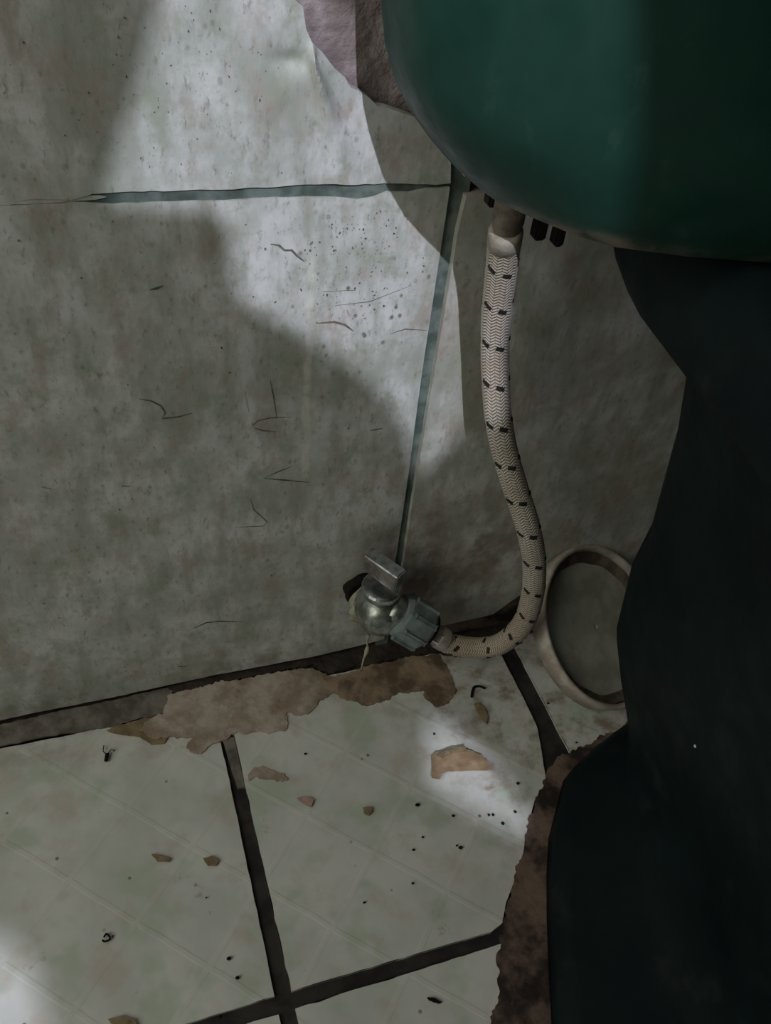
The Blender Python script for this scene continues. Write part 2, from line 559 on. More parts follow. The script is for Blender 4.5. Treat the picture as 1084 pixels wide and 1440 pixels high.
def crease(co):
    # the loose corner of the upper tile is lifted into a folded peak
    x, z = co.x, co.z
    px, pz = 0.0915, 0.3722
    dx, dz = x - px, z - pz
    d = max(0.0, -dz)
    off = dx + 0.001 - 0.36 * d                     # distance from the fold line, which runs down to the right
    wdt = 0.0011 + 0.16 * d
    ridge = math.exp(-(off / wdt) ** 2) * math.exp(-d / 0.030) * (1.0 if dz < 0 else math.exp(-(dz / 0.004) ** 2))
    fold2 = math.exp(-((dx * 0.55 - dz * 0.83 - 0.004) / 0.004) ** 2) * math.exp(-((dx * 0.83 + dz * 0.55) / 0.03) ** 2) * (1 if dx < 0 else 0)
    dent = math.exp(-((dx + 0.009) / 0.007) ** 2 - ((dz + 0.001) / 0.0035) ** 2)
    wav = noise.noise(Vector((x * 16, 0, z * 16))) * 0.0016
    return Vector((0, -0.0058 * ridge - 0.0006 * fold2 + 0.0020 * dent + wav, 0))


def buckle(co):
    return Vector((0, noise.noise(Vector((co.x * 13 + 4, 2, co.z * 11))) * 0.0014, 0))


def w2(u, v):
    p = W(u, v); return (p.x, p.z)


# upper left tile, its corner broken off in a ragged line
topl = [(-0.46, 0.3265), w2(40, 281), w2(100, 279), w2(130, 273), w2(170, 269), w2(230, 269), w2(330, 266), w2(430, 259), w2(540, 258), w2(585, 258), w2(612, 259), w2(632, 257),
        (0.1525, 0.3300), (0.149, 0.3440), w2(577, 163), w2(560, 158), w2(545, 152), w2(532, 150), w2(520, 136), w2(505, 128), w2(492, 123), w2(484, 108), w2(470, 96), w2(452, 72), w2(438, 58), w2(430, 40), w2(424, 10),
        w2(410, -5), w2(385, -25), w2(330, -60), (0.05, 0.44), (0.03, 0.62), (-0.46, 0.62)]
bm = prism(ragged(topl, 0.0005, 0.004, 3), wall3, (0, 0.005, 0), cuts=([-0.46 + 0.012 * k for k in range(44)] + [0.074 + 0.0011 * k for k in range(46)], [0.33 + 0.0011 * k for k in range(46)] + [0.385 + 0.012 * k for k in range(20)]), displace=crease)
me = bm_mesh('tile', bm)
o = link('tile', me, MT_WALL, wall, smooth=True)
me.set_sharp_from_angle(angle=math.radians(50))
# lower left tile
lowl = [(-0.46, 0.0035), (-0.09, 0.0035), (0.10, 0.005), (0.135, 0.0065), (0.1535, 0.008), (0.1535, 0.06), (0.1535, 0.10), (0.1530, 0.16), (0.1523, 0.22), (0.1525, 0.27), (0.1530, 0.3005), (0.1535, 0.317),
        w2(632, 263), w2(600, 265), w2(575, 270), w2(545, 270), w2(525, 277), w2(505, 281), w2(470, 279), w2(430, 277), w2(330, 282), w2(230, 285), w2(160, 287), w2(100, 284), w2(50, 288), (-0.46, 0.3245)]
bm = prism(ragged(lowl, 0.0004, 0.004, 5, keep=(0,)), wall3, (0, 0.005, 0), cuts=0.012, displace=buckle)
link('tile', bm_mesh('tile', bm), MT_WALL, wall)
# right tiles stand a little proud of the left ones
rx = [(0.1590, 0.012), (0.232, 0.014), (0.250, 0.030), (0.262, 0.045), (0.56, 0.047), (0.56, 0.3170), (0.1612, 0.3170), (0.1598, 0.30), (0.1592, 0.22), (0.1582, 0.16), (0.1582, 0.10)]
bm = prism(ragged(rx, 0.0003, 0.006, 8), lambda p: Vector((p[0], -0.0022, p[1])), (0, 0.008, 0), cuts=0.03, displace=lambda co: buckle(co) * 0.4)
link('tile', bm_mesh('tile', bm), MT_WALL, wall)
rx = [(0.1590, 0.3255), (0.56, 0.3255), (0.56, 0.62), (0.159, 0.62)]
bm = prism(ragged(rx, 0.0003, 0.006, 9), lambda p: Vector((p[0], -0.0018, p[1])), (0, 0.007, 0), cuts=0.03, displace=lambda co: buckle(co) * 0.4)
link('tile', bm_mesh('tile', bm), MT_WALL, wall)
# joints, flush behind the tile faces
jo = [(-0.46, 0.3160), (0.155, 0.3160), (0.155, 0.3290), (-0.46, 0.3290)]
link('grout_joint', bm_mesh('grout', prism(jo, lambda p: Vector((p[0], 0.0012, p[1])), (0, 0.006, 0))), MT_GROUTG, wall)
jo = [(0.1490, 0.0), (0.1625, 0.0), (0.1640, 0.335), (0.1500, 0.335)]
link('grout_joint', bm_mesh('grout', prism(ragged(jo, 0.0003, 0.008, 2), lambda p: Vector((p[0], 0.0014, p[1])), (0, 0.006, 0))), MT_GROUTG, wall)
jo = [w2(-60, 279), w2(40, 279), w2(90, 277), w2(140, 275), w2(150, 279), w2(120, 283), w2(60, 286), w2(-60, 290)]
link('grout_joint', bm_mesh('grout', prism(ragged(jo, 0.0004, 0.003, 22), lambda p: Vector((p[0], 0.0002, p[1])), (0, 0.003, 0))), MT_WALL, wall)
# what shows under the right tile: brown mortar and a pale strip
jo = [(0.157, -0.002), (0.56, -0.002), (0.56, 0.049), (0.157, 0.049)]
link('mortar_bed', bm_mesh('bed', prism(jo, lambda p: Vector((p[0], 0.001, p[1])), (0, 0.006, 0))), MT_GRIME, wall)
jo = [(0.300, 0.0305), (0.56, 0.0305), (0.56, 0.0462), (0.285, 0.0462)]
link('skirting_strip', bm_mesh('strip', prism(ragged(jo, 0.0004, 0.01, 4), lambda p: Vector((p[0], -0.0012, p[1])), (0, 0.004, 0))), MT_SKIRT, wall)

# ---- floor
fl = mesh_from('floor', *(lambda x0, x1, y0, y1, z0, z1: (
    [(x0, y0, z0), (x1, y0, z0), (x1, y1, z0), (x0, y1, z0), (x0, y0, z1), (x1, y0, z1), (x1, y1, z1), (x0, y1, z1)],
    [(0, 1, 5, 4), (1, 2, 6, 5), (2, 3, 7, 6), (3, 0, 4, 7), (4, 5, 6, 7), (3, 2, 1, 0)]))(-0.60, 0.95, -2.2, 0.03, -0.05, -0.0022))
floor_o = tag(link('floor', fl, MT_GROUTD), kind='structure')
G = 0.0042
xs = [-0.5605, -0.3605, -0.1605, 0.0395, 0.2368, 0.435, 0.635]
ys = [-0.010, -0.1975, -0.398, -0.598, -0.798]
floor3 = lambda p: Vector((p[0], p[1], 0.0))
sd = 20
for i in range(len(xs) - 1):
    for j in range(len(ys) - 1):
        sd += 1
        x0, x1 = xs[i] + (0.0062 if i == 4 else G), xs[i + 1] - (0.0062 if i == 3 else G)
        y1, y0 = ys[j] - (0.004 if j == 0 else G), ys[j + 1] + G
        if j == 0 and xs[i] < 0.0: y1 = -0.016
        dz = random.uniform(-0.0004, 0.0003)
        near = i in (2, 3, 4) and j < 2
        pts = [(x0, y0), (x1, y0), (x1, y1), (x0, y1)]
        if i == 3 and j == 0:      # chipped right-hand edge by the toilet foot
            pts = [(x0, y0), F(690, 1310).xy, F(706, 1298).xy, F(712, 1270).xy, F(735, 1205).xy, F(742, 1160).xy, F(752, 1125).xy, F(768, 1100).xy, (x1, -0.085), (x1, y1), (x0, y1)]
        if i == 2 and j == 0:
            pts = [(x0, y0), (x1, y0), (x1, -0.030), (x1, y1), (-0.05, -0.018), (x0, -0.0165)]
        pts = ragged([Vector(p) for p in pts], 0.0005, 0.006 if near else 0.03, sd)
        bm = prism(pts, lambda p, dz=dz: Vector((p[0], p[1], dz)), (0, 0, -0.006))
        link('tile', bm_mesh('tile', bm), MT_FLOOR, floor_o)
# grout runs between floor tiles (a grey skin on the worn ones)
lift = lambda h: (lambda p: Vector((p[0], p[1], h)))
gp = [F(0, 1020), F(100, 997), F(170, 983), F(245, 965), F(238, 1000), F(215, 1008), F(160, 1022), F(60, 1036), F(0, 1050)]
gp = [Vector((-0.46, 0.004))] + [p.xy for p in gp] + [Vector((-0.46, -0.0165))]
link('grout_joint', bm_mesh('grout', prism(ragged(gp, 0.0009, 0.002, 6), lift(0.0006), (0, 0, -0.004))), MT_GROUTM, floor_o)
gp = [F(312, 1036).xy, F(330, 1036).xy, F(352, 1105).xy, F(334, 1108).xy]
link('grout_joint', bm_mesh('grout', prism(ragged(gp, 0.0004, 0.004, 7), lift(-0.0004), (0, 0, -0.003))), MT_GROUTM, floor_o)
# dark brown strip in the corner under the valve
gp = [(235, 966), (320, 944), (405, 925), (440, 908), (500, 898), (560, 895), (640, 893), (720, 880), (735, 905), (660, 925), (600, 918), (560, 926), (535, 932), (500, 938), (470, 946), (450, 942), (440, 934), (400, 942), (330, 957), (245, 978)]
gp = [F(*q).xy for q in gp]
link('dark_joint', bm_mesh('dark_strip', prism(ragged(gp, 0.0014, 0.0014, 8), lift(0.0007), (0, 0, -0.004))), MT_DARKJOINT, floor_o)
# torn layer of old brown cement on the tiles
gp = [(236, 978), (300, 962), (370, 950), (440, 938), (452, 948), (470, 952), (520, 938), (570, 925), (615, 922), (632, 945), (641, 975), (628, 990), (612, 994), (598, 985), (596, 972), (560, 975), (545, 985), (515, 993), (480, 983), (470, 972), (455, 985), (435, 1003), (420, 1006), (404, 1003), (402, 1026), (380, 1032), (330, 1030), (315, 1040), (295, 1050), (277, 1062), (262, 1052), (270, 1038), (240, 1036), (218, 1040), (196, 1028), (205, 1014), (230, 1005)]
gp = [F(*q).xy for q in gp]
link('cement_layer', bm_mesh('cement', prism(ragged(gp, 0.0016, 0.0012, 12), lift(0.0008), (0, 0, -0.002))), MT_CEMENT, floor_o)
gp = [(347, 1090), (358, 1081), (372, 1080), (385, 1084), (400, 1088), (405, 1096), (395, 1101), (378, 1096), (360, 1093), (350, 1098)]
link('cement_layer', bm_mesh('cement', prism(ragged([F(*q).xy for q in gp], 0.0014, 0.0009, 14), lift(0.0006), (0, 0, -0.001))), MT_CEMENT, floor_o)
gp = [(150, 1028), (172, 1018), (200, 1010), (240, 1010), (240, 1030), (232, 1046), (212, 1047), (196, 1036), (172, 1034)]
link('cement_layer', bm_mesh('cement', prism(ragged([F(*q).xy for q in gp], 0.0005, 0.0012, 15), lift(0.0006), (0, 0, -0.001))), MT_FLAKE, floor_o)
# caked grime along the foot of the toilet
gp = [(770, 1080), (790, 1062), (850, 1035), (900, 1010), (940, 1100), (880, 1200), (840, 1440), (800, 1500), (640, 1520), (690, 1440), (702, 1390), (698, 1350), (706, 1310), (712, 1270), (734, 1205), (744, 1150), (756, 1120)]
link('grime_layer', bm_mesh('grime', prism(ragged([F(*q).xy for q in gp], 0.0022, 0.0014, 16), lift(0.0006), (0, 0, -0.004))), MT_GRIME, floor_o)

# ---- scratches and specks on the lower tile: too many to count
bm = bmesh.new()


def mark(pts, w, y=-0.0009):
    P = [W(*q) for q in pts]
    pr = None
    for k, p in enumerate(P):
        d = (P[min(k + 1, len(P) - 1)] - P[max(k - 1, 0)]).normalized()
        nn = Vector((-d.z, 0, d.x)) * w * (0.35 if k in (0, len(P) - 1) else 1.0)
        yy = buckle(p).y - 0.0002
        a = bm.verts.new((p.x + nn.x, yy, p.z + nn.z)); b = bm.verts.new((p.x - nn.x, yy, p.z - nn.z))
        if pr: bm.faces.new((pr[0], a, b, pr[1]))
        pr = (a, b)


for pts, w in [([(380, 343), (392, 345), (400, 352), (410, 352), (418, 360), (428, 368)], 0.0005), ([(445, 455), (470, 453), (485, 457), (497, 466)], 0.0006),
               ([(195, 560), (212, 563), (226, 570), (232, 580), (228, 588), (250, 586), (270, 581)], 0.0004), ([(370, 672), (400, 674), (435, 677)], 0.0005), ([(372, 671), (392, 662), (410, 655)], 0.0003),
               ([(210, 407), (220, 405), (229, 401)], 0.0006), ([(272, 884), (290, 876), (310, 874), (340, 875)], 0.0005), ([(170, 683), (182, 684)], 0.0007), ([(58, 684), (72, 687)], 0.0005), ([(250, 938), (262, 938)], 0.0009),
               ([(380, 535), (385, 560), (389, 588)], 0.0003), ([(344, 550), (350, 580)], 0.0002), ([(355, 600), (362, 592), (380, 588), (410, 587)], 0.0003), ([(358, 602), (370, 606), (388, 607)], 0.0004),
               ([(352, 700), (356, 715), (375, 732), (370, 738), (330, 740)], 0.0002), ([(520, 605), (528, 604), (538, 602)], 0.0005), ([(470, 430), (520, 424), (575, 402)], 0.0002), ([(455, 410), (500, 408)], 0.0003), ([(548, 470), (570, 463), (600, 465)], 0.0003)]:
    mark(pts, w)
rnd = random.Random(11)
for k in range(560):
    if k < 260:
        u, v = rnd.gauss(505, 48), rnd.gauss(370, 62)
        if not (330 < u < 612 and 292 < v < 520): continue
    elif k < 330:
        u, v = rnd.gauss(260, 70), rnd.gauss(160, 60)
        if not (20 < u < 480 and 5 < v < 250): continue
    else:
        u, v = rnd.uniform(5, 545), rnd.uniform(310, 900)
        if rnd.random() < 0.35: v = rnd.uniform(5, 255); u = rnd.uniform(5, 400)
    p = W(u, v)
    r = rnd.choice((0.00018, 0.0002, 0.00025, 0.0003, 0.0005)) * rnd.uniform(0.7, 1.1) * (0.7 if v < 270 else 1.0)
    yy = (buckle(p).y if v > 270 else crease(p).y) - 0.0003
    el = rnd.uniform(0.8, 2.0)
    rot = rnd.gauss(0, 0.5)
    vs = []
    for t in (0, 1.05, 2.1, 3.14, 4.2, 5.25):
        a_, b_ = r * math.cos(t) * rnd.uniform(.5, 1.2), el * r * math.sin(t) * rnd.uniform(.6, 1.2)
        vs.append(bm.verts.new((p.x + a_ * math.cos(rot) - b_ * math.sin(rot), yy, p.z + a_ * math.sin(rot) + b_ * math.cos(rot))))
    bm.faces.new(vs)
link('scratch_mark', bm_mesh('scratches', bm), MT_SCR, wall)['kind'] = 'stuff'

# ================================================================== toilet
toilet = empty('toilet', (0.335, -0.26, 0.0))
tag(toilet, 'dark green ceramic toilet with its cistern hanging over the braided hose', 'toilet')
XC = 0.335
plan = [(0.262, -0.044), (0.200, -0.044), (0.160, -0.044), (0.1395, -0.0445), (0.1372, -0.0475), (0.1376, -0.0560), (0.1386, -0.0650), (0.1410, -0.0755), (0.1475, -0.0865), (0.1562, -0.1000), (0.1670, -0.1100), (0.189, -0.1195), (0.216, -0.1275), (0.252, -0.134), (0.292, -0.138), (0.335, -0.1395)]
plan = plan + [(2 * XC - x, y) for x, y in reversed(plan[:-1])]


def tank_ring(z, inset, sx):
    out = []
    n = len(plan)
    for i, (x, y) in enumerate(plan):
        a = Vector(plan[i - 1]); b = Vector(plan[(i + 1) % n])
        d = (b - a).normalized()
        nn = Vector((d.y, -d.x))      # inward/outward by winding
        c = Vector((XC, -0.09)) - Vector((x, y))
        if nn.dot(c) < 0: nn = -nn
        px, py = x + nn.x * inset, y + nn.y * inset
        wt = min(1.0, max(0.0, (0.205 - x) / 0.062)) if x < XC else min(1.0, max(0.0, (x - (2 * XC - 0.205)) / 0.062))
        px += (-1 if x < XC else 1) * sx * (0.15 + 0.85 * wt)
        if py < -0.05: py -= sx * 0.45 * (1 - wt) + sx * 0.12
        out.append(Vector((px, py, z)))
    return out


def loft(rings, cap=True):
    bm = bmesh.new()
    V = [[bm.verts.new(p) for p in r] for r in rings]
    n = len(V[0])
    for k in range(len(V) - 1):
        for i in range(n):
            j = (i + 1) % n
            bm.faces.new((V[k][i], V[k][j], V[k + 1][j], V[k + 1][i]))
    if cap:
        bm.faces.new(list(reversed(V[0]))); bm.faces.new(V[-1])
    return bm


TZ = [(0.3455, 0.014, 0), (0.3457, 0.006, 0), (0.3466, 0.0022, 0.0), (0.3485, 0.0003, 0.0022), (0.353, 0, 0.0078), (0.360, 0, 0.0150), (0.370, 0, 0.0240), (0.380, 0, 0.0305), (0.391, 0, 0.0350), (0.404, 0, 0.0375), (0.430, 0, 0.040), (0.47, 0, 0.042), (0.53, 0, 0.043), (0.60, 0, 0.044), (0.68, 0, 0.044)]
bm = loft([tank_ring(z, i, s) for z, i, s in TZ])
link('tank', bm_mesh('tank', bm), MT_CER, toilet, smooth=True)
bm = loft([tank_ring(0.68, 0.0, 0.045), tank_ring(0.684, -0.006, 0.045), tank_ring(0.705, -0.006, 0.045), tank_ring(0.712, 0.004, 0.045)])
link('tank_lid', bm_mesh('tank_lid', bm), MT_CER, toilet, smooth=False)

# bowl: rings of (y, half width) from the wall to the front
NS = 26


def bowl_ring(z, prof):
    ys_ = [p[0] for p in prof]; ws_ = [p[1] for p in prof]
    left = []; right = []
    y0, y1 = ys_[0], ys_[-1]
    for i in range(NS):
        t = i / (NS - 1)
        t = 0.5 - 0.5 * math.cos(math.pi * t)
        y = y0 + (y1 - y0) * t
        w = np.interp(-y, [-q for q in ys_], ws_)
        left.append(Vector((XC - w, y, z))); right.append(Vector((XC + w, y, z)))
    return left + list(reversed(right))


BR = [
    (0.000, [(-0.098, 0.030), (-0.104, 0.055), (-0.121, 0.103), (-0.156, 0.131), (-0.182, 0.145), (-0.244, 0.172), (-0.32, 0.176), (-0.42, 0.150), (-0.50, 0.090), (-0.525, 0.004)]),
    (0.012, [(-0.099, 0.030), (-0.104, 0.054), (-0.121, 0.101), (-0.156, 0.129), (-0.182, 0.143), (-0.244, 0.170), (-0.32, 0.174), (-0.42, 0.148), (-0.50, 0.088), (-0.523, 0.004)]),
    (0.017, [(-0.100, 0.030), (-0.106, 0.052), (-0.124, 0.094), (-0.158, 0.120), (-0.184, 0.134), (-0.244, 0.160), (-0.32, 0.164), (-0.42, 0.138), (-0.49, 0.084), (-0.513, 0.004)]),
    (0.022, [(-0.100, 0.030), (-0.106, 0.050), (-0.130, 0.072), (-0.160, 0.088), (-0.190, 0.100), (-0.244, 0.118), (-0.32, 0.124), (-0.42, 0.110), (-0.47, 0.070), (-0.490, 0.004)]),
    (0.040, [(-0.096, 0.030), (-0.100, 0.062), (-0.130, 0.074), (-0.160, 0.080), (-0.210, 0.088), (-0.260, 0.100), (-0.32, 0.108), (-0.40, 0.098), (-0.45, 0.060), (-0.470, 0.004)]),
    (0.067, [(-0.092, 0.035), (-0.097, 0.068), (-0.106, 0.076), (-0.150, 0.080), (-0.210, 0.090), (-0.260, 0.102), (-0.32, 0.108), (-0.40, 0.098), (-0.45, 0.060), (-0.470, 0.004)]),
    (0.100, [(-0.084, 0.040), (-0.090, 0.080), (-0.104, 0.088), (-0.150, 0.090), (-0.210, 0.096), (-0.260, 0.106), (-0.32, 0.112), (-0.40, 0.104), (-0.46, 0.060), (-0.480, 0.004)]),
    (0.150, [(-0.080, 0.040), (-0.086, 0.084), (-0.100, 0.093), (-0.150, 0.096), (-0.210, 0.104), (-0.260, 0.116), (-0.32, 0.124), (-0.42, 0.114), (-0.48, 0.066), (-0.500, 0.004)]),
    (0.180, [(-0.080, 0.040), (-0.086, 0.082), (-0.100, 0.091), (-0.150, 0.098), (-0.210, 0.108), (-0.260, 0.122), (-0.32, 0.134), (-0.42, 0.124), (-0.50, 0.070), (-0.520, 0.004)]),
    (0.240, [(-0.078, 0.040), (-0.084, 0.088), (-0.100, 0.100), (-0.150, 0.108), (-0.210, 0.118), (-0.260, 0.136), (-0.32, 0.152), (-0.44, 0.142), (-0.53, 0.080), (-0.550, 0.004)]),
    (0.286, [(-0.070, 0.040), (-0.078, 0.094), (-0.100, 0.108), (-0.150, 0.118), (-0.210, 0.128), (-0.260, 0.150), (-0.32, 0.168), (-0.46, 0.156), (-0.56, 0.086), (-0.580, 0.004)]),
    (0.298, [(-0.022, 0.040), (-0.026, 0.108), (-0.070, 0.123), (-0.150, 0.132), (-0.210, 0.140), (-0.260, 0.158), (-0.32, 0.176), (-0.47, 0.164), (-0.58, 0.090), (-0.600, 0.004)]),
    (0.306, [(-0.020, 0.040), (-0.024, 0.111), (-0.070, 0.127), (-0.150, 0.136), (-0.210, 0.143), (-0.260, 0.162), (-0.32, 0.180), (-0.47, 0.168), (-0.585, 0.094), (-0.605, 0.004)]),
    (0.336, [(-0.020, 0.040), (-0.024, 0.106), (-0.070, 0.121), (-0.150, 0.132), (-0.210, 0.143), (-0.260, 0.164), (-0.32, 0.184), (-0.47, 0.172), (-0.59, 0.096), (-0.610, 0.004)]),
    (0.3445, [(-0.024, 0.036), (-0.028, 0.100), (-0.070, 0.115), (-0.150, 0.127), (-0.210, 0.138), (-0.260, 0.158), (-0.32, 0.178), (-0.47, 0.166), (-0.585, 0.090), (-0.604, 0.004)]),
]
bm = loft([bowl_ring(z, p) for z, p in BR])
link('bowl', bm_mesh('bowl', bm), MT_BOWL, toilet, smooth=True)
# closed seat lid on the bowl, in front of the cistern
bm = bmesh.new()
rs = []
for z, k in ((0.3447, 0.98), (0.348, 1.0), (0.362, 1.0), (0.368, 0.95)):
    rs.append([Vector((XC + 0.182 * k * math.cos(a) * (1 if math.sin(a) < 0 else 0.92), -0.40 + 0.205 * k * math.sin(a) * (1 if math.sin(a) < 0 else 0.86), z)) for a in [2 * math.pi * i / 48 for i in range(48)]])
bm.free()
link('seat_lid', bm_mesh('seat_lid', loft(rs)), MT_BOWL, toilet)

# ================================================================== angle valve on the wall
VC = W(534, 858, -0.022)
valve = empty('angle_valve', (VC.x, 0.0, VC.z))
tag(valve, 'small chrome angle stop valve with block handle low on the tiled wall', 'valve')
# inlet from the wall with plate
bm = bmesh.new()
lathe(bm, (VC.x - 0.0015, 0.0006, VC.z - 0.003), (0, -1, 0), [(0.004, 0), (0.0155, 0), (0.0150, 0.004), (0.0130, 0.006), (0.009, 0.006)], 32, mod=lambda th, k: 1 + 0.07 * math.sin(3 * th) + 0.05 * math.sin(7 * th + 1))
link('wall_plate', bm_mesh('plate', bm), MT_RUB, valve)
bm = bmesh.new()
lathe(bm, (VC.x, -0.001, VC.z), (0, -1, 0), [(0.0086, 0), (0.0086, 0.006), (0.0125, 0.008), (0.0142, 0.012), (0.0150, 0.018), (0.0146, 0.024), (0.0126, 0.030), (0.0090, 0.034), (0.004, 0.0355)], 36)
link('body', bm_mesh('body', bm), MT_BRASS, valve, smooth=True)
# seal tape wound round the thread, with a loose strand hanging down
bm = bmesh.new()
for k in range(4):
    lathe(bm, (VC.x + 0.0005, -0.0085 - 0.0026 * k, VC.z - 0.0040), (0.05 * (-1) ** k, -1, 0.06 * (-1) ** k), [(0.0140 + 0.0006 * ((k * 7) % 3), 0), (0.0163 + 0.0006 * ((k * 5) % 3), 0.0014), (0.0142, 0.003)], 36, mod=lambda th, kk, k=k: 1 + 0.05 * math.sin(3 * th + k * 1.7) + 0.04 * math.sin(7 * th + k) + 0.02 * math.sin(13 * th))
link('seal_tape', bm_mesh('tape', bm), MT_TAPE, valve, smooth=True)
strand = [W(518, 893, -0.022), W(516, 902, -0.023), W(517, 910, -0.023), W(514, 920, -0.023), W(511, 928, -0.024), W(508, 942, -0.023)]
me, fr, L = sweep(catmull(strand, 5), lambda l: 0.0006 + 0.0009 * math.exp(-((l - 0.0145) / 0.004) ** 2) + 0.0005 * math.exp(-(l / 0.004) ** 2), 8)
link('tape_strand', me, MT_TAPE, valve, smooth=True)
# outlet towards the hose
AX = Vector((0.80, -0.30, -0.60)).normalized()
VO = VC + Vector((0.001, -0.002, 0.0075))
bm = bmesh.new()
lathe(bm, VO + AX * 0.002, AX, [(0.0105, 0), (0.0108, 0.006), (0.0100, 0.012)], 28)
link('outlet', bm_mesh('outlet', bm), MT_BRASS, valve, smooth=True)
NB = VO + AX * 0.0105
bm = bmesh.new()
ribs = 8


def nutmod(th, k):
    c = math.cos(math.pi / ribs) / math.cos(((th + 0.2) % (2 * math.pi / ribs)) - math.pi / ribs)
    return c


lathe(bm, NB, AX, [(0.0105, 0.0), (0.0128, 0.0005), (0.0140, 0.003), (0.0146, 0.0205), (0.0136, 0.0225), (0.009, 0.0225), (0.009, 0.019)], 64, mod=nutmod)
link('coupling_nut', bm_mesh('nut', bm), MT_NUT, valve)
s, t, a = frame(AX)
nut = valve.children[-1]
for k in range(ribs):      # raised ribs between the flats
    th = 2 * math.pi * (k) / ribs - 0.2
    o = NB + AX * 0.0128 + (s * math.cos(th) + t * math.sin(th)) * 0.0143
    rdir = (s * math.cos(th) + t * math.sin(th)); tdir = AX.cross(rdir)
    mtx = Matrix((tdir, AX, rdir)).transposed()
    bm = bmesh.new()
    add_box(bm, o, (0.0026, 0.0160, 0.0022), mtx)
    bmesh.ops.bevel(bm, geom=bm.edges[:], offset=0.0005, segments=2, affect='EDGES')
    r_ = link('rib', bm_mesh('rib', bm), MT_NUT, nut)
# black rubber seal inside the nut
bm = bmesh.new()
lathe(bm, NB + AX * 0.0215, AX, [(0.004, 0), (0.0126, 0), (0.0118, 0.0036), (0.004, 0.0036)], 28)
link('rubber_seal', bm_mesh('seal', bm), MT_RUB, valve)
# handle: a spindle hub with a rectangular block grip lying across it
HD = Vector((0.0, -0.10, 1.0)).normalized()
hc = W(539, 801, -0.023)                     # middle of the grip
bm = bmesh.new()
lathe(bm, VC + Vector((0, 0, 0.006)), (hc - VC), [(0.0072, 0), (0.0072, 0.010), (0.0112, 0.0115), (0.0122, 0.0145), (0.0122, 0.0165), (0.0112, 0.0178)], 32)
hub = link('handle_hub', bm_mesh('hub', bm), MT_CHROME, valve, smooth=False)
gx = Vector((0.56, -0.83, -0.05)); gx = (gx - HD * gx.dot(HD)).normalized()
gy = HD.cross(gx).normalized()
bm = bmesh.new()
add_box(bm, hc, (0.0250, 0.0088, 0.0145), Matrix((gx, gy, HD)).transposed())
for v in bm.verts:                           # the grip tapers to the tail
    l = (v.co - hc).dot(gx)
    if l < 0: v.co -= HD * ((v.co - hc).dot(HD)) * 0.10
bmesh.ops.bevel(bm, geom=bm.edges[:], offset=0.0008, segments=2, affect='EDGES')
link('handle_grip', bm_mesh('grip', bm), MT_CHROME, valve)

# ================================================================== braided hose
hs = NB + AX * 0.024
hose = empty('braided_hose', tuple(hs))
tag(hose, 'cream braided water hose with black flecks curving from the wall valve up to the cistern', 'hose')
tip = W(604, 884, -0.05)
ctrl = [(hs + AX * 0.018, None)]
P0 = hs + AX * 0.0130
pts = [P0, P0 + AX * 0.008, W(672, 911, -0.046), W(704, 905, -0.052), W(733, 880, -0.057), W(748, 840, -0.059), W(751, 790, -0.058), W(742, 740, -0.055), W(726, 690, -0.050), W(711, 640, -0.045), W(701, 590, -0.041), W(697, 540, -0.038), W(696, 490, -0.037), W(698, 440, -0.040), W(703, 395, -0.045), W(708, 350, -0.052), W(710, 334, -0.055)]
path = catmull(pts, 10)
HR = 0.0066
me, fr, L = sweep(path, HR, 32)
link('sleeve', me, MT_BRAID, hose, smooth=True)
# crimped ferrule with pressed windows at the valve end
bm = bmesh.new()
lathe(bm, hs - AX * 0.003, AX, [(0.0052, 0), (0.0064, 0.0), (0.0064, 0.0115), (0.0074, 0.0122), (0.0074, 0.0180), (0.0068, 0.0190), (0.006, 0.0190)], 28)
ferr = link('ferrule', bm_mesh('ferrule', bm), MT_FERR, hose, smooth=False)
s, t, a = frame(AX)
for k in range(7):
    th = 2 * math.pi * k / 7 + 0.3
    rdir = s * math.cos(th) + t * math.sin(th); tdir = AX.cross(rdir)
    bm = bmesh.new()
    add_box(bm, hs + AX * 0.0035 + rdir * 0.0066, (0.0014, 0.0110, 0.0014), Matrix((tdir, AX, rdir)).transposed())
    link('ferrule_tab', bm_mesh('tab', bm), MT_CHROME, ferr)
# upper end: pale ferrule, dark shank, black nut lugs under the cistern
eT = fr[-1][2]
eP = path[-1]
bm = bmesh.new()
lathe(bm, eP - eT * 0.004, eT, [(0.0064, 0), (0.0068, 0.0005), (0.0068, 0.0075), (0.0058, 0.0095), (0.0050, 0.0095)], 28)
link('ferrule', bm_mesh('ferrule', bm), MT_COLLAR, hose, smooth=True)
zt = 0.3455
bm = bmesh.new()
lathe(bm, eP + eT * 0.004, (0, 0, 1), [(0.0045, 0), (0.0050, 0.0), (0.0062, 0.004), (0.0062, zt - (eP + eT * 0.004).z)], 24)
link('shank', bm_mesh('shank', bm), MT_GROOVE, hose)
for k, (dx, dy, h, w) in enumerate(((0.0105, -0.006, 0.0195, 0.0048), (0.0180, -0.008, 0.0215, 0.0040), (0.004, 0.010, 0.010, 0.005), (-0.006, 0.006, 0.011, 0.0035))):
    bm = bmesh.new()
    add_box(bm, (eP.x + dx, eP.y + dy, zt - h / 2 + 0.0005), (w, 0.006, h))
    bmesh.ops.bevel(bm, geom=bm.edges[:], offset=0.0009, segments=2, affect='EDGES')
    link('nut_lug', bm_mesh('lug', bm), MT_RUB, hose)
# black tracer flecks laid in the braid: two threads spiralling round
tot = L[-1]
from bisect import bisect
NTH = 6
rows = []
l0 = 0.008
while l0 < tot - 0.01:
    rows.append(l0)
    l0 += 0.0235


